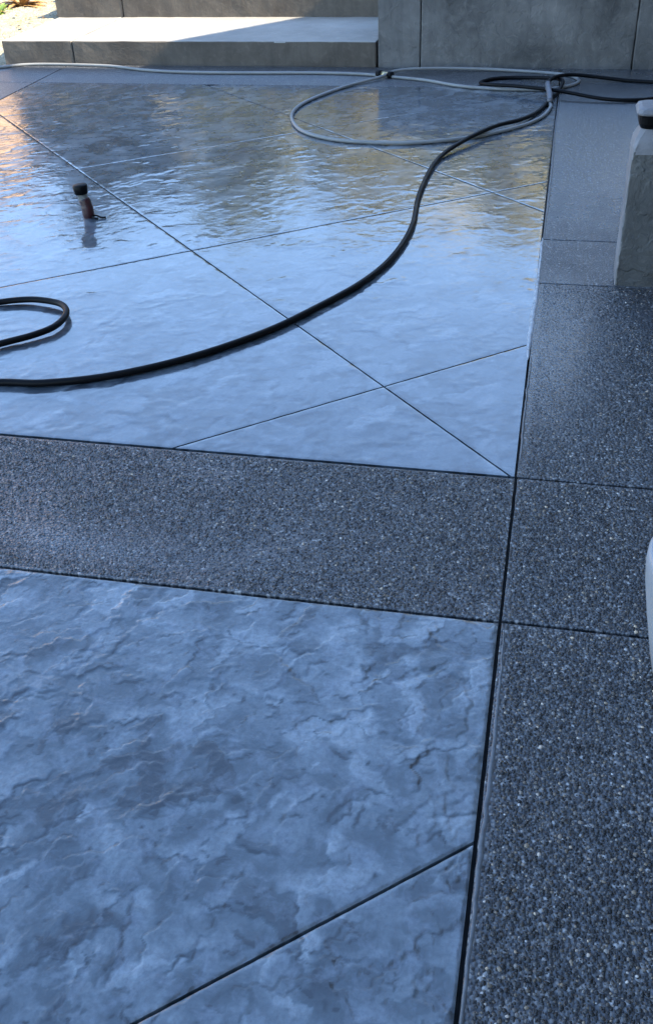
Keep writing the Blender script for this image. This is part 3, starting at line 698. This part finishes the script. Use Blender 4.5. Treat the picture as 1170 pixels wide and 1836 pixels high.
# lower wing beyond, raking edge shaped to cast the diagonal shadow line
a = caster(-3.03, 8.068, 0.177, XH + 0.6); c = caster(-2.223, 9.172, 0.177, XH + 0.6)
sl = (c[2] - a[2]) / (c[1] - a[1])
y0w = y_corner + 0.004; z0w = a[2] + sl * (y0w - a[1]); y1w = y0w + 3.2; z1w = z0w + sl * 3.2
bm = bmesh.new()
pr = [(y0w, -0.1), (y1w, -0.1), (y1w, z1w), (y0w, z0w)]
fa = [bm.verts.new((XH + 0.6, y, z)) for y, z in pr]; fb = [bm.verts.new((9.5, y, z)) for y, z in pr]
bm.faces.new(fa[::-1]); bm.faces.new(fb)
for i in range(4): bm.faces.new((fa[i], fa[(i + 1) % 4], fb[(i + 1) % 4], fb[i]))
part(bm_obj('shade_wing_wall', bm, M_STUCCO), house)
for (wy, wz, ww, wh) in ((1.2, 1.0, 1.4, 1.3), (4.9, 1.0, 1.4, 1.3), (1.2, 4.0, 1.4, 1.3), (4.9, 4.0, 1.4, 1.3)):
    f = part(bm_obj('window_frame', bevel_box(XH - 0.05, XH + 0.02, wy, wy + ww, wz, wz + wh, 0.008, 1), M_TRIM), house)
    for k in range(2):
        g = bm_obj('pane', bevel_box(XH - 0.056, XH - 0.048, wy + 0.06 + k * ww / 2, wy + ww / 2 - 0.05 + k * ww / 2 + 0.04 * k, wz + 0.07, wz + wh - 0.07, 0, 1), M_GLASS)
        g.parent = f; g.matrix_parent_inverse = (house.matrix_basis @ f.matrix_parent_inverse).inverted()

# ------------------------------------------------------------------ neighbour's house, seen only mirrored in the wet floor
nh = empty('neighbour_house', (-14, 21, 0)); tag(nh, 'sunlit peach stucco house far beyond the patio, mirrored at its left', 'house')
M_PEACH = mat_concrete('peach_stucco', (0.62, 0.38, 0.20), (0.70, 0.46, 0.27), 1.0, 0.85, 0.003)
ang = math.radians(55); cx, cy = -9.95, 20.0
def rot_box(name, x0, x1, y0, y1, z0, z1, mat, bev=0.01):
    o = bm_obj(name, bevel_box(x0, x1, y0, y1, z0, z1, bev, 1), mat)
    o.data.transform(Matrix.Translation((cx, cy, 0)) @ Matrix.Rotation(ang, 4, 'Z')); return part(o, nh)
rot_box('wall', -12, 0, 0, 7, -0.12, 4.3, M_PEACH)
bm = bmesh.new(); rv = [bm.verts.new(v) for v in ((-12.5, -0.5, 4.3), (0.5, -0.5, 4.3), (0.5, 7.5, 4.3), (-12.5, 7.5, 4.3), (-9, 3.5, 5.9), (-3, 3.5, 5.9))]
for f in ((0, 1, 5, 4), (1, 2, 5), (2, 3, 4, 5), (3, 0, 4), (3, 2, 1, 0)): bm.faces.new([rv[i] for i in f])
o = bm_obj('roof', bm, M_ROOF); o.data.transform(Matrix.Translation((cx, cy, 0.003)) @ Matrix.Rotation(ang, 4, 'Z')); part(o, nh)
for k in range(3):
    rot_box('window', -10.5 + k * 3.6, -9.2 + k * 3.6, -0.04, 0.05, 1.1, 2.5, M_GLASS)

# ------------------------------------------------------------------ trees beyond the steps, mirrored in the wet floor
M_BARK = mat_plain('bark', (0.07, 0.05, 0.035), 0.9, 0.2, 0.4, 12, 0.02)
LEAVES = [mat_leaf('dark_leaves', (0.02, 0.026, 0.01), (0.085, 0.09, 0.032), 0.3), mat_leaf('green_leaves', (0.12, 0.13, 0.035), (0.30, 0.28, 0.09), 0.45), mat_leaf('yellow_leaves', (0.26, 0.24, 0.05), (0.55, 0.46, 0.16), 0.45)]
def leaf_mesh(name, cent, rad, n, size, mat, seed):
    rg = np.random.default_rng(seed)
    k = rg.integers(0, len(cent), n); d = rg.normal(size=(n, 3)); d /= np.linalg.norm(d, axis=1)[:, None]
    p = np.array(cent)[k] + d * (np.array(rad)[k] * rg.random(n) ** 0.4)[:, None] * np.array((1, 1, .8))
    a = rg.normal(size=(n, 3)); a /= np.linalg.norm(a, axis=1)[:, None]; b_ = np.cross(a, rg.normal(size=(n, 3))); b_ /= np.linalg.norm(b_, axis=1)[:, None]
    s = size * rg.uniform(.6, 1.3, n)[:, None]
    v = np.stack([p - a * s, p + b_ * s * .42 , p + a * s, p - b_ * s * .42], 1).reshape(-1, 3)
    f = np.arange(n * 4).reshape(-1, 4)
    me = bpy.data.meshes.new(name); me.from_pydata(v.tolist(), [], f.tolist()); me.materials.append(mat)
    return link(bpy.data.objects.new(name, me))
def tree(label, x, y, h, w, kind, seed, z0=0.0):
    rg = random.Random(seed)
    t = empty('broadleaf_tree', (x, y, z0)); tag(t, label, 'tree', 'trees beyond the steps')
    top = Vector((x + rg.uniform(-.3, .3), y + rg.uniform(-.3, .3), z0 + h * 0.75))
    trunk = catmull([(x, y, z0 - 0.1), (x + rg.uniform(-.1, .1), y, z0 + h * .25), top * 0.5 + Vector((x, y, z0 + h * .25)) * 0.5, top], 5)
    tr = part(tube('trunk', trunk, [0.16 * (1 - 0.75 * i / (len(trunk) - 1)) for i in range(len(trunk))], M_BARK, None, 8), t)
    cent = []; rad = []
    for i in range(24):
        a = rg.uniform(0, 6.28); zz = rg.uniform(0.14, 0.92); rr = w * (1 - abs(zz - 0.5) * 1.2) * rg.uniform(.2, 1)
        c_ = Vector((x + rr * math.cos(a), y + rr * math.sin(a), z0 + h * zz)); cent.append(tuple(c_)); rad.append(w * rg.uniform(.28, .5))
        if i < 7:
            s_ = trunk[int(len(trunk) * .45) + i % 6]
            part(tube('limb', catmull([s_, (s_ + c_) / 2 + Vector((0, 0, .15)), c_], 4), [0.06 - .005 * q for q in range(9)], M_BARK, None, 6), t)
    part(leaf_mesh('crown', cent, rad, 5000, 0.13, LEAVES[kind], seed), t)
trees = [('dark leafy tree beyond the steps, leftmost of the mirrored row', -8.3, 20.5, 5.0, 1.9, 0), ('dense green tree mirrored left of the middle', -5.9, 19.2, 5.3, 2.0, 1),
         ('broad golden tree mirrored in the middle of the far panels', -3.4, 20.6, 5.0, 1.9, 2), ('yellow green tree mirrored right of the middle', -1.1, 18.6, 4.6, 1.7, 2),
         ('dark green tree mirrored beside the right joint', 1.2, 20.8, 4.9, 1.9, 1), ('tall dark tree mirrored behind the low wall', 3.9, 19.6, 4.6, 1.8, 0),
         ('dark evergreen behind the gap between the leftmost trees', -7.2, 22.6, 5.4, 1.9, 0), ('dark tree behind the gap left of the golden one', -4.5, 23.2, 5.3, 1.9, 0),
         ('green rounded tree behind the yellow green one', -2.0, 23.0, 5.3, 1.9, 1), ('dark shrubby tree at the corner of the peach house', -8.2, 17.6, 4.4, 1.2, 0), ('small yellow shrub tree in front of the dark green one', 0.9, 17.0, 4.4, 1.3, 2)]
for i, (lb, x, y, h, w, k) in enumerate(trees): tree(lb, x, y, h, w, k, 100 + i, 0.4 if x > -4.4 else 0.25)

# ------------------------------------------------------------------ low plant and leaf litter on the sunlit gravel
M_PL = mat_leaf('plant_leaves', (0.16, 0.30, 0.04), (0.35, 0.42, 0.10), 0.3); M_DRY = mat_leaf('dry_leaves', (0.30, 0.14, 0.04), (0.50, 0.33, 0.14), 0.2)
def low_plant(label, x, y, z, r, n, mat, seed):
    rg = random.Random(seed); t = empty('low_plant', (x, y, z)); tag(t, label, 'plant')
    for i in range(n):
        a = rg.uniform(0, 6.28); L = r * rg.uniform(.6, 1.1); el = rg.uniform(.3, 1.2); w = L * 0.16
        d = Vector((math.cos(a), math.sin(a), 0)); s_ = Vector((-d.y, d.x, 0))
        pts = [Vector((x, y, z)) + d * L * u * math.cos(el) + Vector((0, 0, L * (u * math.sin(el) - 0.45 * u * u))) for u in (0, .33, .66, 1.0)]
        vs = []; 
        for p, ww in zip(pts, (0.3, 1.0, 0.8, 0.05)): vs += [p - s_ * w * ww, p + Vector((0, 0, -0.006)), p + s_ * w * ww]
        fs = [(j * 3 + k, j * 3 + k + 1, j * 3 + 4 + k, j * 3 + 3 + k) for j in range(3) for k in range(2)]
        part(mesh_obj('leaf', vs, fs, mat, None, True), t)
low_plant('small bright green plant on the sunlit gravel at the far left', -5.18, 9.50, 0.16, 0.17, 22, M_PL, 1)
low_plant('dry orange plant on the sunlit gravel behind the green one', -5.12, 9.85, 0.17, 0.30, 34, M_DRY, 2)
low_plant('faded green tuft left of the upper step', -4.75, 10.1, 0.18, 0.18, 18, M_PL, 3)
lit = []
rg = np.random.default_rng(5); n = 420
lx = rg.uniform(-6.5, -4.5, n); ly = rg.uniform(8.6, 12, n)
vs = []; fs = []
for i in range(n):
    t_ = min(1, max(0, (ly[i] - 8.15) / .75)); z = -0.015 + t_ * t_ * (3 - 2 * t_) * .175 + max(0, ly[i] - 9.3) * .03 + .014
    a = rg.uniform(0, 6.28); s = rg.uniform(.012, .03); d = np.array((math.cos(a), math.sin(a))); e = np.array((-d[1], d[0])) * .5
    p = np.array((lx[i], ly[i])); j = len(vs)
    for o_, dz in ((-d, .0), (e, .006), (d, .004), (-e, .007)): vs.append((*(p + o_ * s), z + dz))
    fs.append((j, j + 1, j + 2, j + 3))
lo = mesh_obj('leaf_litter', vs, fs, M_DRY); tag(lo, 'dry leaves scattered over the sunlit gravel', kind='stuff')
